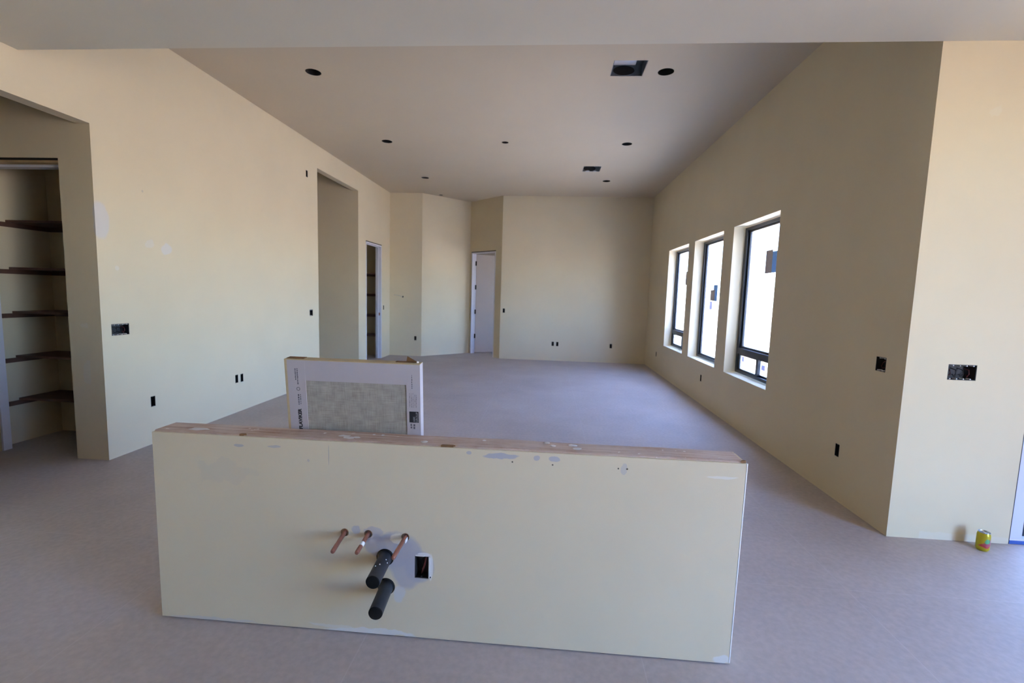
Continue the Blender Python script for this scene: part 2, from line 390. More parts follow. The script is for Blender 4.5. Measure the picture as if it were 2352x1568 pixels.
# partitions behind the left wall
wp = sbox('wall_pantry', M_wend, -5.5, XL-TL, YO, YO+.13, 0, 3.2, label='shaded alcove wall holding the pantry doorway')
cut(wp, lambda b: box(b, -4.755, -3.943, YO-.2, YO+.4, -.1, 2.478))
sbox('wall_alcove_left', M_wall, -5.6, -5.5, 1.9, YO+.13, 0, 3.2)
sbox('wall_alcove_near', M_wall, -5.5, XL-TL, 1.9, 2.02, 0, 3.2)
sbox('wall_pantry_left', M_wall, -4.94, -4.84, YO+.13, 4.34, 0, 2.8)
sbox('wall_pantry_back', M_wall, -4.84, XL-TL, 4.24, 4.34, 0, 2.8)
sbox('wall_hall_near', M_wall, -7, XL-TL, 7.02, 7.14, 0, ZC)
sbox('wall_hall_far', M_wall, -7, XL-TL, 8.816, 8.93, 0, ZC, label='shaded wall seen inside the hallway opening')
sbox('wall_hall_end', M_wall, -7.1, -7, 7.02, 8.93, 0, ZC)
sbox('wall_closet_back', M_wall, -5.2, -5.1, 8.93, 10.6, 0, ZC)
sbox('wall_closet_far', M_wall, -5.1, XL-TL, 10.5, 10.6, 0, ZC)
# ceilings, header and roof
ce = sbox('ceiling', M_ceil2, -7.2, XR+.05, YB, 13.0, ZC, ZC+.02, label='high flat ceiling of the long room')
def c_(b):
    for x, y, r in LIGHTS: rings(b, [(r, -.1), (r, .1)], (x, y, ZC), seg=32)
    for x0, x1, y0, y1 in DUCTS: box(b, x0, x1, y0, y1, ZC-.1, ZC+.1)
cut(ce, c_)
sbox('ceiling_kitchen', M_ceil, -8, 4.5, -9, YB-.12, ZB, ZB+.02, label='lower flat ceiling over the kitchen')
sbox('trim_1', M_ceil, XL, XR, YB-.12, YB, ZB, ZC+.02, label='dropped header between kitchen and long room')
struct(bx('ceiling_kitchen_right', M_ceil, None, XR, 4.5, YB-.12, YB, ZB, ZB+.02))
sbox('ceiling_alcove', M_wall, -5.5, XL-TL, 2.02, YO, ZB, ZB+.02)
sbox('ceiling_pantry', M_wall, -4.84, XL-TL, YO+.13, 4.24, 2.7, 2.72)
sbox('ceiling_closet', M_wall, -5.1, XL-TL, 8.93, 10.5, 2.75, 2.77)
sbox('roof_kitchen', M_roof, -8.2, 4.7, -9.2, YB+.2, ZR, ZR+.15)
sbox('roof_long_room', M_roof, -8.2, XR+.2, YB+.2, 13.8, ZR, ZR+.15)
b = BM(); box(b, -90, 110, -90, 110, -.4, -.16); struct(obj('ground', b, M_soil), 'sunlit desert ground outside', 'ground')

# ------------------------------------------------------------------ windows
WLAB = ['nearest tall black-framed window with a sliding vent below', 'middle tall black-framed fixed window', 'farthest tall black-framed window with a sliding vent below']
def ring(bm, y0, y1, z0, z1, w, x0, x1, wy=None):
    wy = wy or w
    box(bm, x0, x1, y0, y0+wy, z0, z1); box(bm, x0, x1, y1-wy, y1, z0, z1)
    box(bm, x0, x1, y0+wy, y1-wy, z0, z0+w); box(bm, x0, x1, y0+wy, y1-wy, z1-w, z1)
for i, (y0, y1) in enumerate(WIN):
    r = sroot('window_%d' % (i+1), WLAB[i], 'window', (XR+.16, (y0+y1)/2, WZ0))
    def part(name, fill, m, lab=None):
        b_ = BM(); fill(b_); o = obj(name, b_, m, label=lab)
        o.data.transform(Matrix.Translation(-Vector(r.location))); o.parent = r; return o
    FX0, FX1 = 2.398, 2.452
    zt0, zt1 = .852, .922
    vent = i != 1
    part('frame', lambda b: ring(b, y0+.004, y1-.004, WZ0+.012, WZ1-.012, .036, FX0, FX1, .062), M_frame)
    part('frame_lip', lambda b: ring(b, y0+.066, y1-.066, (zt1 if vent else WZ0+.048), WZ1-.048, .026, FX0+.02, FX1, .045), M_frame)
    zb = zt1+.026 if vent else WZ0+.074
    part('pane', lambda b: box(b, 2.436, 2.441, y0+.111, y1-.111, zb, WZ1-.074), M_glass)
    if vent:
        part('transom', lambda b: box(b, FX0-.012, FX1, y0+.066, y1-.066, zt0, zt1), M_frame)
        ym = y0+.575
        s1 = part('sash', lambda b: ring(b, ym-.03, y1-.066, WZ0+.048, zt0, .02, FX0+.006, FX0+.032, .05), M_frame)
        part('pane', lambda b: box(b, FX0+.016, FX0+.021, ym+.02, y1-.116, WZ0+.068, zt0-.02), M_glass)
        part('sash', lambda b: ring(b, y0+.066, ym+.03, WZ0+.048, zt0, .022, FX0+.034, FX1, .045), M_frame)
        part('pane', lambda b: box(b, 2.440, 2.445, y0+.111, ym-.015, WZ0+.070, zt0-.022), M_glass)
        part('sticker', lambda b: box(b, FX0+.013, FX0+.0145, y1-.22, y1-.16, WZ0+.16, WZ0+.225), M_stwhite)
        part('sticker', lambda b: box(b, 2.437, 2.4385, ym-.14, ym-.05, WZ0+.13, WZ0+.19), M_stwhite)
    X0, X1 = 2.4335, 2.435
    if i == 0:
        part('sticker', lambda b: box(b, X0, X1, 5.36, 5.52, 1.815, 2.072), M_stbrown, 'grey printed label on the glass')
        part('sticker', lambda b: box(b, X0, X1, 5.20, 5.36, 1.818, 2.05), M_stblue, 'blue label on the glass')
    elif i == 1:
        part('sticker', lambda b: box(b, X0, X1, 6.95, 7.12, 1.486, 1.725), M_stblue, 'blue label on the glass')
        part('sticker', lambda b: box(b, X0-.0015, X0, 7.06, 7.24, 1.49, 1.652), M_stbrown, 'grey printed label on the glass')
        part('sticker', lambda b: box(b, X0, X1, 7.13, 7.25, 1.36, 1.484), M_stwhite)
        part('sticker', lambda b: box(b, X0, X1, 7.40, 7.44, 2.07, 2.24), M_stwhite)
    else:
        part('sticker', lambda b: box(b, X0, X1, 8.43, 8.58, 1.75, 1.99), M_stbrown, 'grey printed label on the glass')
r = sroot('window_4', 'unseen black-framed window added to light the niche door', 'window', (XR+.16, 12.25, WZ0))  # out of view; added so daylight reaches the white door slab
for nm, m, y0, y1, z0, z1 in (('frame', M_frame, 11.3, 11.36, .6, 2.405), ('frame', M_frame, 12.14, 12.2, .6, 2.405), ('frame', M_frame, 11.36, 12.14, .6, .66), ('frame', M_frame, 11.36, 12.14, 2.345, 2.405), ('pane', M_glass, 11.36, 12.14, .66, 2.345)):
    b = BM(); box(b, 2.42 if nm == 'pane' else 2.40, 2.425 if nm == 'pane' else 2.45, y0, y1, z0, z1); o = obj(nm, b, m)
    o.data.transform(Matrix.Translation(-Vector(r.location))); o.parent = r
# sliding glass door in the facing wall
r = sroot('door_1', 'wrapped sliding glass door frame at the right edge', 'sliding door', (3.003, YB+.1, 0))
def dpart(name, m, *d, label=None):
    b_ = BM(); box(b_, *d); o = obj(name, b_, m, label=label); o.data.transform(Matrix.Translation(-Vector(r.location))); o.parent = r; return o
dpart('jamb_edge', M_frame, 3.004, 3.012, YB+.004, YB+.09, 0, 2.455)
dpart('jamb', M_film, 3.012, 3.09, YB+.012, YB+.12, .036, 2.40, label='lavender film-wrapped jamb')
dpart('track', M_primed, 3.012, 4.34, YB+.008, YB+.16, .022, .036)
dpart('tape_strip', M_bluetape, 3.012, 4.34, YB+.004, YB+.16, 0, .022, label='blue tape along the bottom track')
dpart('head', M_frame, 3.012, 4.345, YB+.012, YB+.12, 2.40, 2.455)
dpart('jamb', M_frame, 4.27, 4.345, YB+.012, YB+.12, .036, 2.40)
for x0, x1 in ((3.09, 3.68), (3.68, 4.27)):
    dpart('stile', M_frame, x0, x0+.06, YB+.05, YB+.09, .036, 2.40); dpart('stile', M_frame, x1-.06, x1, YB+.05, YB+.09, .036, 2.40)
    dpart('pane', M_clear, x0+.06, x1-.06, YB+.066, YB+.072, .036, 2.40)
# big sliding door on the kitchen side wall (daylight source, right of the frame)
r = sroot('door_2', 'wide multi-slide glass door standing open beside the kitchen', 'sliding door', (4.6, 0, 0))
dpart('head', M_frame, 4.56, 4.64, OY0, OY1, 2.84, 2.9)
dpart('track', M_frame, 4.54, 4.66, OY0, OY1, 0, .02)
for k, y in enumerate((OY0, OY0+.03, OY0+.06)):
    x = 4.56+.03*k
    dpart('stile', M_frame, x, x+.025, y, y+.06, .02, 2.84); dpart('stile', M_frame, x, x+.025, y+.94, y+1.0, .02, 2.84)
    dpart('pane', M_clear, x+.010, x+.016, y+.06, y+.94, .02, 2.84)
dpart('jamb', M_frame, 4.56, 4.64, OY1-.06, OY1, .02, 2.84)

# ------------------------------------------------------------------ doorways
# pantry: split jamb
r = sroot('door_3', 'cased pantry doorway with pine and white split jamb', 'doorway', (-4.35, YO+.06, 0))
dpart('head_gap', M_gap, -4.754, -3.944, YO+.01, YO+.12, 2.456, 2.477)
dpart('head_jamb', M_pine, -4.74, -3.944, YO-.004, YO+.05, 2.438, 2.456)
dpart('head_jamb', M_primed, -4.74, -3.944, YO+.06, YO+.134, 2.418, 2.438)
dpart('side_jamb', M_pine, -4.745, -4.722, YO-.004, YO+.062, 0, 2.438)
dpart('side_jamb', M_primed, -4.745, -4.715, YO+.07, YO+.134, 0, 2.418)
dpart('strike_plate', M_hinge, -4.722, -4.718, YO+.02, YO+.05, .36, .42)
# closet doorway frame in the left wall
r = sroot('door_4', 'narrow closet doorway with white frame and dark shelves inside', 'doorway', (XL-.06, 9.63, 0))
dpart('head_gap', M_gap, XL-.1, XL-.006, 9.184, 10.086, 2.466, 2.484)
dpart('head_jamb', M_primed, XL-.124, XL+.004, 9.20, 10.068, 2.440, 2.466)
dpart('side_gap', M_gap, XL-.1, XL-.006, 10.070, 10.086, 0, 2.466)
dpart('side_jamb', M_primed, XL-.124, XL+.004, 10.040, 10.070, 0, 2.440)
dpart('side_jamb', M_primed, XL-.124, XL+.004, 9.184, 9.212, 0, 2.440)
dpart('door_stop', M_primed, XL-.09, XL-.05, 10.026, 10.040, 0, 2.430)
dpart('door_stop', M_primed, XL-.09, XL-.05, 9.212, 10.026, 2.426, 2.440)
dpart('strike_plate', M_copper, XL-.05, XL-.02, 10.034, 10.041, .95, 1.01, label='brass strike plate')
# hinged white door in the niche
r = sroot('door_5', 'white primed hinged door standing ajar in the far niche', 'door', tuple(PB + dN*.5) + (0,))
def np_(name, m, t0, t1, q0, q1, z0, z1, label=None):
    b_ = BM(); nprism(b_, t0, t1, q0, q1, z0, z1); o = obj(name, b_, m, label=label)
    o.data.transform(Matrix.Translation(-Vector(r.location))); o.parent = r; return o
np_('frame_gap', M_gap, .051, .068, .004, .11, 0, 2.504)
np_('frame_gap', M_gap, .068, .967, .004, .11, 2.484, 2.504)
np_('jamb', M_primed, .068, .098, -.004, .124, 0, 2.484)
np_('jamb', M_primed, .938, .966, -.004, .124, 0, 2.484)
np_('head_jamb', M_primed, .098, .938, -.004, .124, 2.458, 2.484)
h = PB + dN*.104 + nN*.124
sa = math.radians(30); sdv = Vector((math.cos(sa), math.sin(sa))); snv = Vector((-sdv.y, sdv.x))
b = BM(); p = [h, h+sdv*.82, h+sdv*.82+snv*.044, h+snv*.044]; prism(b, [tuple(q) for q in p], .015, 2.45)
sl = obj('slab', b, M_slab); sl.data.transform(Matrix.Translation(-Vector(r.location))); sl.parent = r
for z in (2.23, 1.645, 1.04, .434):
    b = BM(); rings(b, [(.015, -.055), (.015, .055)], (0, 0, 0), seg=12)
    box(b, -.004, .004, -.022, .0, -.05, .05); box(b, -.03, 0, -.004, .004, -.05, .05)
    hg = obj('hinge', b, M_hinge); q = h - nN*.012 + dN*.004; hg.data.transform(Matrix.Translation(Vector((q.x, q.y, z)) - Vector(r.location))); hg.parent = r

# ------------------------------------------------------------------ half wall of the kitchen island
hw = thing('half_wall', 'cream drywall half wall with raw wooden top plate and plumbing stubs', 'half wall', ((XP0+XP1)/2, (YP+YPB)/2, 0))
def hpart(name, m, fill, bevel=0, label=None, holes=None):
    b_ = BM(); fill(b_); o = obj(name, b_, m, bevel=bevel, label=label)
    if holes: cut(o, holes)
    o.data.transform(Matrix.Translation(-Vector(hw.location))); o.parent = hw; return o
MUD = (170, 169, 178)
gw = lambda x, z, rx, rz, amp=.03, st=.8, c=MUD: ((x-(XP0+XP1)/2, YP-(YP+YPB)/2, z), (rx, BIG, rz), amp, st, c)
M_pony = paint('half_wall_paint', (211, 199, 172), patches=[
    gw(-.615, .40, .085, .075, .05), gw(-.56, .345, .075, .12, .05), gw(-.70, .415, .05, .05, .04), gw(-.505, .33, .065, .072, .02),
    gw(-.70, .475, .045, .025, .06, .7), gw(-.78, .478, .02, .02, .05, .7), gw(-.59, .20, .03, .04, .05, .6, (200, 202, 206)),
    gw(-.455, .33, .01, .06, .01, .7, (226, 224, 222)), gw(-.485, .385, .028, .01, .01, .8, (226, 224, 222)),
    gw(-.60, .45, .03, .022, .03, .9, (222, 215, 196)),
    gw(-1.36, .70, .13, .045, .14, .16, (176, 178, 178)), gw(-1.30, .822, .022, .007, .02, .8, (170, 170, 176)), gw(-1.14, .823, .03, .006, .02, .7, (170, 170, 176)),
    gw(-.17, .836, .075, .011, .035, .9), gw(-.30, .842, .012, .008, .02, .8), gw(-.02, .838, .012, .012, .02, .8), gw(.05, .836, .022, .012, .03, .8),
    gw(.33, .81, .016, .02, .05, .5), gw(-.12, .815, .0035, .0035, 0, .9, (70, 62, 56)), gw(.045, .812, .0035, .0035, 0, .9, (70, 62, 56)),
    gw(.345, .812, .004, .004, 0, .9, (60, 52, 46)), gw(.31, .812, .0035, .0035, 0, .9, (70, 62, 56)),
    gw(-.72, .012, .20, .016, .05, .75, (214, 214, 214)), gw(-.9, .03, .1, .008, .04, .5, (212, 211, 208)), gw(-1.45, .012, .2, .01, .04, .5, (190, 190, 196)),
    gw(.775, .02, .035, .02, .05, .5, (222, 226, 232)), gw(.72, .80, .06, .006, .02, .4, (224, 226, 228)), gw(-1.08, .80, .0, .03, .0, .0),
    gw(-.90, .80, .002, .045, .003, .6, (160, 158, 160)), gw(-.99, .77, .006, .006, .02, .5, (168, 166, 170))][:32])
PIPES_CU = [((-.832, .462), (-.831, .441), 'leftmost copper pipe stub on the half wall'), ((-.728, .462), (-.730, .444), 'copper pipe stub banded with a white mark'), ((-.566, .459), (-.581, .433), 'copper pipe stub above the black pipes, nearest the outlet box')]
PIPES_AB = [((-.652, .362), (-.648, .352), 'upper black plastic drain pipe stub on half wall'), ((-.647, .230), (-.637, .222), 'lower black plastic drain pipe stub on half wall')]
OB = (-.495, .328)
def holes(b_):
    for (x, z), t, l in PIPES_CU: rings(b_, [(.0165, -.04), (.0165, .0106)], (x, YP, z), (0, 1, 0), 18)
    for (x, z), t, l in PIPES_AB: rings(b_, [(.037, -.04), (.037, .0106)], (x-.002, YP, z), (0, 1, 0), 24)
    box(b_, OB[0]-.030, OB[0]+.030, YP-.05, YP+.05, OB[1]-.05, OB[1]+.05)
LX = .007
def fr(b_):
    v = box(b_, XP0-.002, XP1+.004, YP, YP+.0135, .006, ZP-.005)
    for q in v:
        if q.co.z < .1: q.co.x += LX if q.co.x < 0 else -LX
hpart('front_panel', M_pony, fr, label='cream painted front drywall with grey mud patches', holes=holes)
hpart('back_panel', M_wall, lambda b_: box(b_, XP0, XP1, YPB-.0135, YPB, .006, ZP-.004))
def endp(x0, x1, s):
    def f_(b_):
        v = box(b_, x0, x1, YP+.0135, YPB-.0135, .006, ZP-.006)
        for q in v:
            if q.co.z < .1: q.co.x += s
    return f_
hpart('end_panel', M_wall, endp(XP0-.002, XP0+.0115, LX)); hpart('end_panel', M_wall, endp(XP1-.0095, XP1+.004, -LX))
hpart('corner_bead', M_white, lambda b_: (tube(b_, [(XP1+.001-LX, YP+.003, .01), (XP1+.001, YP+.003, ZP-.004)], .0042, 10)), label='white metal corner bead')
hpart('core', M_black, lambda b_: (box(b_, XP0+.012, XP1-.012, YP+.02, YPB-.014, .005, .10), box(b_, XP0+.012, -1.0, YP+.02, YPB-.014, .1, ZP-.05), box(b_, -.3, XP1-.012, YP+.02, YPB-.014, .1, ZP-.05)), label='dark framing cavity')
def plate(b_):
    n = 60; y0, y1 = YP+.009, YPB-.006; x0, x1 = XP0+.002, XP1-.010
    rows = []
    for i in range(n+1):
        t = i/n; x = x0+(x1-x0)*t
        jf = random.uniform(-.0025, .0025); jb = random.uniform(-.002, .002); jz = .0012*math.sin(t*23)+random.uniform(-.0008, .0008)
        if i == 0 or i == n: jf += .004
        rows.append([b_.verts.new((x, y0+jf, ZP-.038)), b_.verts.new((x, y0+jf, ZP-.002+jz)), b_.verts.new((x, y0+.006, ZP+.001+jz)),
                     b_.verts.new((x, y1-.006, ZP+.001+jz)), b_.verts.new((x, y1+jb, ZP-.002+jz)), b_.verts.new((x, y1+jb, ZP-.038))])
    for a, c in zip(rows, rows[1:]):
        for k in range(6): b_.faces.new((a[k], a[(k+1) % 6], c[(k+1) % 6], c[k]))
    b_.faces.new(rows[0][::-1]); b_.faces.new(rows[-1])
tp = hpart('top_plate', M_plate, plate, label='raw brown wooden top plate with mud splatters')
# splinters and mud lumps on the plate
for x, y, l_ in ((-.42, YP+.010, .06), (-1.3, YP+.012, .03), (.79, YP+.012, .02)):
    b = BM(); prism(b, [(x, y-.004), (x+l_, y-.001), (x+l_*.8, y+.006), (x+.005, y+.005)], ZP-.006, ZP+.004)
    o = obj('splinter', b, M_kraftd); o.data.transform(Matrix.Translation(-Vector(hw.location))); o.parent = tp; o.matrix_parent_inverse = Matrix()
def lump(name, ctr, rad, m, parent, base):
    b_ = BM(); bmesh.ops.create_icosphere(b_, subdivisions=2, radius=1)
    for v in b_.verts:
        k_ = 1+random.uniform(-.22, .22); v.co = Vector((v.co.x*rad[0]*k_, v.co.y*rad[1]*k_, v.co.z*rad[2]*k_))+Vector(ctr)-Vector(base)
    o_ = obj(name, b_, m, smooth=True); o_.parent = parent; return o_
for x, dy, rx in ((-.86, .06, .035), (-.83, .04, .03), (-.80, .05, .02), (-.74, .10, .008), (-.70, .10, .008), (-1.50, .05, .06), (.02, .115, .012), (.045, .08, .014), (.13, .10, .02), (.145, .06, .02), (-.25, .10, .01), (-.50, .045, .016)):
    lump('mud_lump', (x, YP+dy, ZP+.001), (rx, rx*.35+.006, .0025), M_mud, tp, tuple(hw.location))

# pipes
def pipe_cu(i, s, e, lab):
    root = thing('copper_pipe', lab, 'pipe', (s[0], YP, s[1]), 0, 'copper pipe stubs on the half wall')
    d = Vector((e[0]-s[0], -.12, e[1]-s[1])); n = d.normalized(); L_ = d.length
    b_ = BM(); rings(b_, [(.0088, -.03), (.0088, L_*.62), (.0092, L_*.63), (.0092, L_-.004), (.0075, L_), (.0055, L_+.001)], (0, 0, 0), n, 20)
    o_ = obj('pipe', b_, M_copper, root, smooth=True)
    b_ = BM(); rings(b_, [(.0155, .002), (.0175, .0005), (.0178, -.0015), (.016, -.003)], (0, 0, 0), (0, -1, 0), 20, False, False)
    obj('hole_rim', b_, M_kraftd, root, smooth=True, label='rough dark hole edge')
    if i == 1:
        b_ = BM(); rings(b_, [(.0093, L_*.48), (.0096, L_*.5), (.0096, L_*.62), (.0093, L_*.66)], (0, 0, 0), n, 20, False, False)
        obj('white_band', b_, M_white, root, smooth=True, label='white paint band')
    if i == 2:
        b_ = BM(); box(b_, .006, .010, -.028, -.001, -.012, .002); obj('label_tag', b_, M_white, root)
for i, (s, e, lab) in enumerate(PIPES_CU): pipe_cu(i, s, e, lab)
for i, (s, e, lab) in enumerate(PIPES_AB):
    root = thing('drain_pipe', lab, 'pipe', (s[0], YP, s[1]), 0, 'black drain pipe stubs on the half wall')
    d = Vector((e[0]-s[0], -.16, e[1]-s[1])); n = d.normalized(); L_ = d.length; R_ = .0285
    b_ = BM(); rings(b_, [(R_, -.05), (R_, L_)], (0, 0, 0), n, 32, True, False); obj('pipe', b_, M_abs, root, smooth=True)
    b_ = BM(); rings(b_, [(R_, L_-.001), (R_, L_), (R_*.93, L_+.003), (R_*.6, L_+.005), (R_*.2, L_+.006)], (0, 0, 0), n, 32, False); obj('end_cap', b_, M_abscap, root, smooth=True, label='matt black end cap')
    b_ = BM(); rings(b_, [(.034, .006), (.0375, .003), (.0385, -.001), (.036, -.004)], (-.002, 0, 0), (0, -1, 0), 28, False, False); obj('collar', b_, M_abscap, root, smooth=True)
    if i == 0:
        for t_, a_ in ((.35, .5), (.30, .9), (.55, 1.4), (.62, 1.9)):
            q = n.to_track_quat('Z', 'Y'); c_p = q @ Vector((R_*math.cos(a_), R_*math.sin(a_), L_*t_))
            b_ = BM(); bmesh.ops.create_icosphere(b_, subdivisions=1, radius=.0032); obj('paint_drip', b_, M_white, root).location = c_p

# ------------------------------------------------------------------ electrical boxes
def ebox(loc, rotz, g, label, depth=.055, w=None, h=BH, grp='electrical rough-in boxes in the walls', bright=False):
    root = thing('electrical_box', label, 'electrical box', loc, rotz, grp)
    w = (w or GW(g)) - .003; h = h - .003; t = .0025
    b_ = BM()
    box(b_, -w/2, w/2, depth-t, depth, -h/2, h/2); box(b_, -w/2, -w/2+t, .001, depth-t, -h/2, h/2); box(b_, w/2-t, w/2, .001, depth-t, -h/2, h/2)
    box(b_, -w/2+t, w/2-t, .001, depth-t, -h/2, -h/2+t); box(b_, -w/2+t, w/2-t, .001, depth-t, h/2-t, h/2)
    obj('shell', b_, M_boxdark, root)
    gw_ = (w-2*t)/g
    for k in range(g):
        cx = -w/2+t+gw_*(k+.5)
        for s_ in (-1, 1):
            b_ = BM(); rings(b_, [(.0042, 0), (.0042, .03)], (cx+(.006 if s_ > 0 else -.006)*(g > 1), .0015, s_*(h/2-.0055)), (0, 1, 0), 10)
            obj('screw_post', b_, M_mud if g != 1 else M_boxdark, root)
        b_ = BM(); a = random.uniform(-.4, .4)
        tube(b_, [(cx-.01, depth-.004, .02), (cx+.004+a*.01, .028, .012), (cx+a*.015, .018, -.012), (cx-.004, .03, -.03), (cx+.006, depth-.004, -.02)], .0028, 8)
        obj('wire', b_, (M_wirered, M_wireblk, M_boxdark)[k % 3] if g > 1 else M_wireblk, root, smooth=True)
    return root
for w_, s, z, g, lab in BOXES:
    if w_ == 'left': ebox((XL, s, z), math.pi/2, g, lab)
    elif w_ == 'right': ebox((XR, s, z), -math.pi/2, g, lab)
    elif w_ == 'far': ebox((s, YF, z), 0, g, lab)
    elif w_ == 'farleft': ebox((s, 10.609, z), 0, g, lab)
    else: ebox((s, YB, z), 0, g, lab)
e_ = ebox((OB[0], YP, OB[1]), 0, 1, 'open outlet box with white edges right of the black pipes', .045, .060, .100)
b = BM(); box(b, .031, .037, -.003, .001, -.045, .046); box(b, -.026, .012, -.0025, .001, .050, .0565); obj('plaster_edge', b, M_mud, e_, bevel=.0008, label='white plaster edge')
b = BM(); tube(b, [(-.006, .03, -.045), (.002, .016, -.02), (.012, .006, .01), (.020, .004, .045)], .004, 8); obj('wire', b, M_wirered, e_, smooth=True)
b = BM(); bmesh.ops.create_icosphere(b, subdivisions=1, radius=.004); obj('screw', b, M_black, e_).location = (.038, 0, -.042)
# wire poking out of the far-left wall
b = BM(); tube(b, [(-3.345, 10.61, 1.372), (-3.36, 10.575, 1.375), (-3.40, 10.56, 1.39), (-3.46, 10.56, 1.405), (-3.55, 10.575, 1.408)], .005, 8)
lw = thing('loose_cable', 'thin cable end poking out of the shaded far wall', 'cable', (-3.345, 10.6, 1.372))
o = obj('cable', b, M_wirewht, smooth=True); o.data.transform(Matrix.Translation(-Vector(lw.location))); o.parent = lw
b = BM(); rings(b, [(.02, .0), (.014, .004), (.008, .009)], (0, .009, -.002), (0, -1, 0), 12); obj('hole_plug', b, M_wireblk, lw)

# ------------------------------------------------------------------ ceiling openings
LLAB = ['large round recessed light hole at the left nearest the camera', 'large round recessed light hole beside the near duct opening', 'round recessed light hole at left in the middle row',
        'small round ceiling hole in the centre of the ceiling', 'round recessed light hole at right in the middle row', 'round recessed light hole at left in the far row',
        'round recessed light hole at right beyond the far duct opening', 'tiny round ceiling hole over the far corner niche']
for (x, y, rr), lab in zip(LIGHTS, LLAB):
    root = thing('recessed_light_housing', lab, 'light housing', (x, y, ZC), 0, 'round light holes in the ceiling')
    rr -= .0015
    b_ = BM(); rings(b_, [(rr, .001), (rr, .13), (rr-.003, .13), (rr-.003, .001)], (0, 0, 0), seg=28, cap0=False, cap1=False)
    b_.faces.ensure_lookup_table(); obj('can', b_, M_can, root, smooth=True)
    b_ = BM(); rings(b_, [(rr, .13), (rr, .135)], (0, 0, 0), seg=28); obj('lid', b_, M_can, root)
    if rr > .06:
        b_ = BM(); tube(b_, [(.02, .01, .128), (.03, .0, .08), (.0, -.02, .05), (-.025, .01, .075), (-.02, .02, .127)], .005, 8); obj('wire', b_, M_wireblk, root, smooth=True)
DLAB = ['open square metal duct boot in the ceiling nearest the camera', 'open square metal duct boot in the far part of the ceiling']
for j, ((x0, x1, y0, y1), lab) in enumerate(zip(DUCTS, DLAB)):
    cx, cy = (x0+x1)/2, (y0+y1)/2; hx, hy = (x1-x0)/2-.002, (y1-y0)/2-.002; D_ = .105; t = .003
    root = thing('duct_boot', lab, 'air duct', (cx, cy, ZC), 0, 'open duct boots in the ceiling')
    b_ = BM(); box(b_, -hx, -hx+t, -hy, hy, .001, D_); box(b_, hx-t, hx, -hy, hy, .001, D_); box(b_, -hx+t, hx-t, -hy, -hy+t, .001, D_); box(b_, -hx+t, hx-t, hy-t, hy, .001, D_)
    obj('boot_wall', b_, M_galv, root)
    b_ = BM(); box(b_, -hx, hx, -hy, hy, D_, D_+t); obj('boot_top', b_, M_galv, root)
    b_ = BM(); rings(b_, [(.085, 0), (.085, .002)], (0, 0, 0), (0, 1, 0), 28); o_ = obj('duct_mouth', b_, M_gap, root, label='dark oval duct mouth'); o_.data.transform(Matrix.Translation((-.025, hy-t-.003, .05)) @ Matrix.Diagonal((1.25, 1, .55, 1)))
    b_ = BM(); rings(b_, [(.086, 0), (.090, 0), (.090, .009), (.086, .009)], (0, 0, 0), (0, 1, 0), 28, False, False); o_ = obj('duct_collar', b_, M_galv, root, smooth=True); o_.data.transform(Matrix.Translation((-.025, hy-t-.009, .05)) @ Matrix.Diagonal((1.25, 1, .55, 1)))
    b_ = BM(); box(b_, -hx+.01, hx-.07, -hy+.01, hy-.01, D_-.006, D_-.001); obj('liner', b_, M_white, root, label='pale liner board'); b_ = BM(); rings(b_, [(.095, 0), (.095, .004)], (-.03, -.10, D_-.011), (0, 0, 1), 28); obj('liner_hole', b_, M_gap, root)
    if j == 1:
        lump('plaster_lump', (cx-.06, y1-.02, ZC+.002), (.045, .02, .012), M_mud, root, (cx, cy, ZC)); lump('plaster_lump', (cx+.07, y1-.01, ZC+.002), (.03, .012, .01), M_mud, root, (cx, cy, ZC))

# ------------------------------------------------------------------ shelves
PNAMES = ['lowest dark wooden pantry shelf', 'second pantry shelf from the floor', 'middle dark wooden pantry shelf', 'fourth pantry shelf from the floor', 'topmost dark wooden pantry shelf']
for z, nm in zip((.395, .79, 1.195, 1.59, 2.005), PNAMES):
    root = thing('pantry_shelf', nm + ' in the left doorway', 'shelf', (-4.31, 4.05, z), 0, 'pantry shelves')
    def pp(name, m, *d):
        b_ = BM(); box(b_, *d); o_ = obj(name, b_, m); o_.data.transform(Matrix.Translation(-Vector(root.location))); o_.parent = root
    pp('board', M_shelf, -4.839, XL-TL-.001, 3.875, 4.239, z, z+.02)
    pp('side_cleat', M_shelf, -4.839, -4.82, 3.78, 4.239, z-.04, z-.0005)
    pp('back_cleat', M_shelf, -4.82, XL-TL-.001, 4.22, 4.239, z-.04, z-.0005)
CN = ['lowest', 'second lowest', 'second highest', 'highest']
for z, nm in zip((.48, .93, 1.40, 1.85), CN):
    root = thing('closet_shelf', nm + ' shelf in the narrow dark closet by the far corner', 'shelf', (-4.4, 10.3, z), 0, 'closet shelves')
    def pp(name, m, *d):
        b_ = BM(); box(b_, *d); o_ = obj(name, b_, m); o_.data.transform(Matrix.Translation(-Vector(root.location))); o_.parent = root
    pp('board', M_shelf, -5.099, XL-TL-.02, 10.15, 10.499, z, z+.02)
    pp('cleat', M_shelf, -5.099, XL-TL-.02, 10.48, 10.499, z-.04, z-.0005)

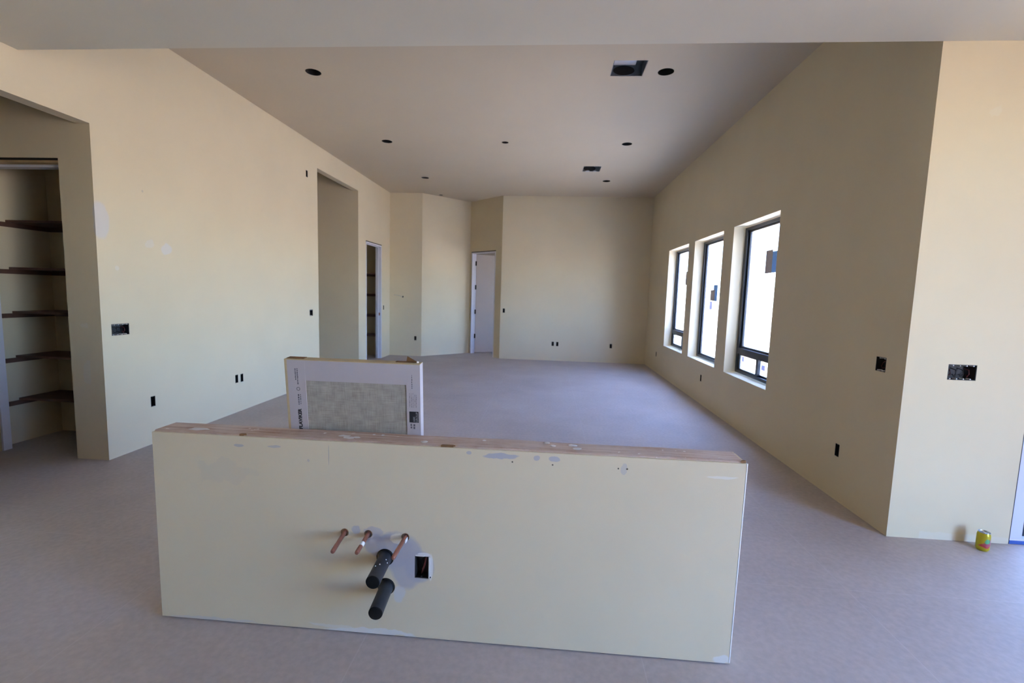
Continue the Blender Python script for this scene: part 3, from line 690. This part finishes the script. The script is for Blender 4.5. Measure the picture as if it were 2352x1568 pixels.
# ------------------------------------------------------------------ tile carton leaning on the half wall
TLT = math.radians(5.2); BW, BHt, BT = .615, 1.190, .046
ct = thing('tile_carton', 'tall white tile carton showing grey linen tile, leaning behind the half wall', 'carton', (-1.158, YPB+.003+ZP*math.tan(TLT), .0005))
ct.rotation_euler = (TLT, 0, 0)      # local x right, y back, z up along the carton
def cp(name, m, *d, bevel=0, label=None, parent=None):
    b_ = BM(); box(b_, *d); return obj(name, b_, m, parent or ct, bevel=bevel, label=label)
cp('tile', M_tile, .03, BW-.03, .003, BT-.004, .004, BHt-.05, label='grey-beige linen textured tile')
cp('left_band', M_card, .012, .094, 0, .0026, 0, BHt-.004)
cp('right_band', M_card, .553, BW, 0, .0026, .0, BHt-.004)
cp('top_band', M_card, .094, .553, .0004, .0026, BHt-.096, BHt-.004)
cp('bottom_band', M_card, .094, .553, .0004, .0026, 0, .1)
cp('left_edge', M_kraft, 0, .012, 0, BT, 0, BHt-.002, bevel=.0015, label='kraft brown folded edge')
cp('right_side', M_card, BW-.003, BW, .0026, BT, 0, BHt-.002, label='white side face')
cp('back_panel', M_card, .012, BW-.003, BT-.004, BT, 0, BHt-.002)
tf = cp('top_flap', M_kraft, .0, BW, 0, BT, BHt-.004, BHt, bevel=.0012, label='kraft top face')
cp('torn_edge', M_kraftd, .006, .085, .012, BT-.004, BHt-.0005, BHt+.0022, parent=tf)
cp('torn_edge', M_kraftd, .50, .60, .022, BT-.006, BHt-.0005, BHt+.002, parent=tf)
b = BM()
v = [b.verts.new(p) for p in ((.545, .034, BHt), (.60, .030, BHt), (.548, .040, BHt+.024), (.545, .037, BHt), (.60, .033, BHt), (.548, .043, BHt+.024))]
for q in ((0, 1, 2), (5, 4, 3), (0, 3, 4, 1), (1, 4, 5, 2), (2, 5, 3, 0)): b.faces.new([v[i] for i in q])
obj('torn_corner', b, M_kraftd, tf, label='brown torn corner flap sticking up')
b = BM(); bmesh.ops.create_icosphere(b, subdivisions=1, radius=.006); obj('foam_bit', b, M_white, tf).location = (.598, .026, BHt+.002)
def text(body, size, m, loc, parent, name, bold=0.0, sx=1.0, width=None):
    cu = bpy.data.curves.new('t', 'FONT'); cu.body = body; cu.size = size; cu.extrude = .0002; cu.offset = bold; cu.resolution_u = 3
    t_ = bpy.data.objects.new('t', cu); COL.objects.link(t_)
    dg = bpy.context.evaluated_depsgraph_get(); me = bpy.data.meshes.new_from_object(t_.evaluated_get(dg))
    bpy.data.objects.remove(t_); me.name = name
    xs = [v_.co.x for v_ in me.vertices]; ys = [v_.co.y for v_ in me.vertices]
    k_ = (width/(max(xs)-min(xs))) if width else sx
    for v_ in me.vertices: v_.co = Vector(((v_.co.x-min(xs))*k_, v_.co.y-min(ys), v_.co.z))
    # reading upward on the front face: text x -> +z, text y -> -x
    me.transform(Matrix(((0, -1, 0, 0), (0, 0, -1, 0), (1, 0, 0, 0), (0, 0, 0, 1))))
    o_ = bpy.data.objects.new(name, me); COL.objects.link(o_); me.materials.append(m); o_.parent = parent; o_.location = loc; return o_
Z0 = BHt-.3                      # z on the carton where the half wall starts hiding it
text('FLAVIKER', .0215, M_ink, (.067, -.0004, Z0-.026), ct, 'lettering', .0009, width=.098)
def marks(x0, x1, z0, z1, n, m, th):
    b_ = BM(); z = z0
    while z < z1:
        l_ = random.uniform(.004, .010)
        box(b_, x0+random.uniform(0, .001), x1-random.uniform(0, .001), -.0005, -.0001, z, min(z+l_, z1)); z += l_ + th
    obj('small_print', b_, m, ct)
marks(.054, .0605, Z0+.090, Z0+.140, 0, M_inkgrey, .003); marks(.0645, .068, Z0+.093, Z0+.140, 0, M_ink, .0035)
marks(.046, .052, Z0+.205, Z0+.260, 0, M_inkgrey, .002); marks(.055, .061, Z0+.185, Z0+.260, 0, M_inkgrey, .002)
b = BM(); rings(b, [(.0085, 0), (.0085, .0003), (.006, .0003), (.006, 0)], (.058, -.0001, Z0+.164), (0, -1, 0), 20, False, False); obj('round_mark', b, M_inkgrey, ct)
cp('logo_square', M_ink, .564, .606, -.0006, -.0001, Z0+.032, Z0+.083, label='black square logo panel')
text('ABK', .0135, M_inkwhite, (.590, -.0009, Z0+.035), ct, 'lettering', .0, width=.026)
text('GROUP', .0135, M_inkwhite, (.603, -.0009, Z0+.034), ct, 'lettering', .0, width=.046)
for k, x in enumerate((.566, .574, .581, .590, .596)): marks(x, x+.0022, Z0+.102, Z0+.168-.006*(k > 2), 0, M_inkgrey, .0016)
marks(.576, .580, Z0+.188, Z0+.250, 0, M_inkgrey, .003)
marks(.568, .576, Z0+.004, Z0+.026, 0, M_inkgrey, .003); marks(.582, .590, Z0+.002, Z0+.026, 0, M_inkgrey, .003)

# ------------------------------------------------------------------ soda can
M_sc, N, L, B = new('can_print')
B.inputs['Roughness'].default_value = .3; B.inputs['Metallic'].default_value = .35
tc = N.new('ShaderNodeTexCoord'); cur = None
def blob(cur, ctr, rad, col, amp=.012):
    nz = N.new('ShaderNodeTexNoise'); nz.inputs['Scale'].default_value = 40; L.new(tc.outputs['Object'], nz.inputs[0])
    sb = N.new('ShaderNodeVectorMath'); sb.operation = 'SUBTRACT'; sb.inputs[1].default_value = (.5, .5, .5); L.new(nz.outputs['Color'], sb.inputs[0])
    sc = N.new('ShaderNodeVectorMath'); sc.operation = 'SCALE'; sc.inputs['Scale'].default_value = amp*2; L.new(sb.outputs[0], sc.inputs[0])
    ad = N.new('ShaderNodeVectorMath'); L.new(tc.outputs['Object'], ad.inputs[0]); L.new(sc.outputs[0], ad.inputs[1])
    s2 = N.new('ShaderNodeVectorMath'); s2.operation = 'SUBTRACT'; s2.inputs[1].default_value = ctr; L.new(ad.outputs[0], s2.inputs[0])
    dv = N.new('ShaderNodeVectorMath'); dv.operation = 'DIVIDE'; dv.inputs[1].default_value = rad; L.new(s2.outputs[0], dv.inputs[0])
    ln = N.new('ShaderNodeVectorMath'); ln.operation = 'LENGTH'; L.new(dv.outputs[0], ln.inputs[0])
    mr = N.new('ShaderNodeMapRange'); mr.inputs['From Min'].default_value = 1.1; mr.inputs['From Max'].default_value = .8; L.new(ln.outputs['Value'], mr.inputs['Value'])
    mx = N.new('ShaderNodeMix'); mx.data_type = 'RGBA'; L.new(mr.outputs[0], mx.inputs['Factor'])
    if cur is None: mx.inputs['A'].default_value = S((188, 170, 34))
    else: L.new(cur, mx.inputs['A'])
    mx.inputs['B'].default_value = S(col); return mx.outputs['Result']
cur = blob(None, (-.010, -.03, .036), (.030, .04, .011), (186, 70, 74)); cur = blob(cur, (.004, -.03, .048), (.026, .04, .013), (190, 92, 104))
cur = blob(cur, (.020, -.03, .062), (.018, .04, .015), (192, 104, 116)); cur = blob(cur, (-.002, -.03, .070), (.016, .04, .013), (92, 168, 118)); L.new(cur, B.inputs['Base Color'])
can = thing('soda_can', 'yellow soda can with pink and green print on the floor', 'can', (2.763, 2.985, 0))
b = BM(); rings(b, [(.025, .0), (.0275, .003), (.0325, .012), (.033, .016), (.033, .100), (.031, .108), (.0285, .114)], seg=36, cap1=False); obj('body', b, M_sc, can, smooth=True)
b = BM(); rings(b, [(.0285, .113), (.0292, .1165), (.0285, .1185), (.0275, .1175), (.0262, .113), (.0255, .112)], seg=36, cap0=False); lid = obj('lid', b, M_alu, can, smooth=True, label='silver can lid')
b = BM(); box(b, -.006, .006, -.014, .008, .1125, .1145); o = obj('pull_tab', b, M_alu, can, bevel=.0008)
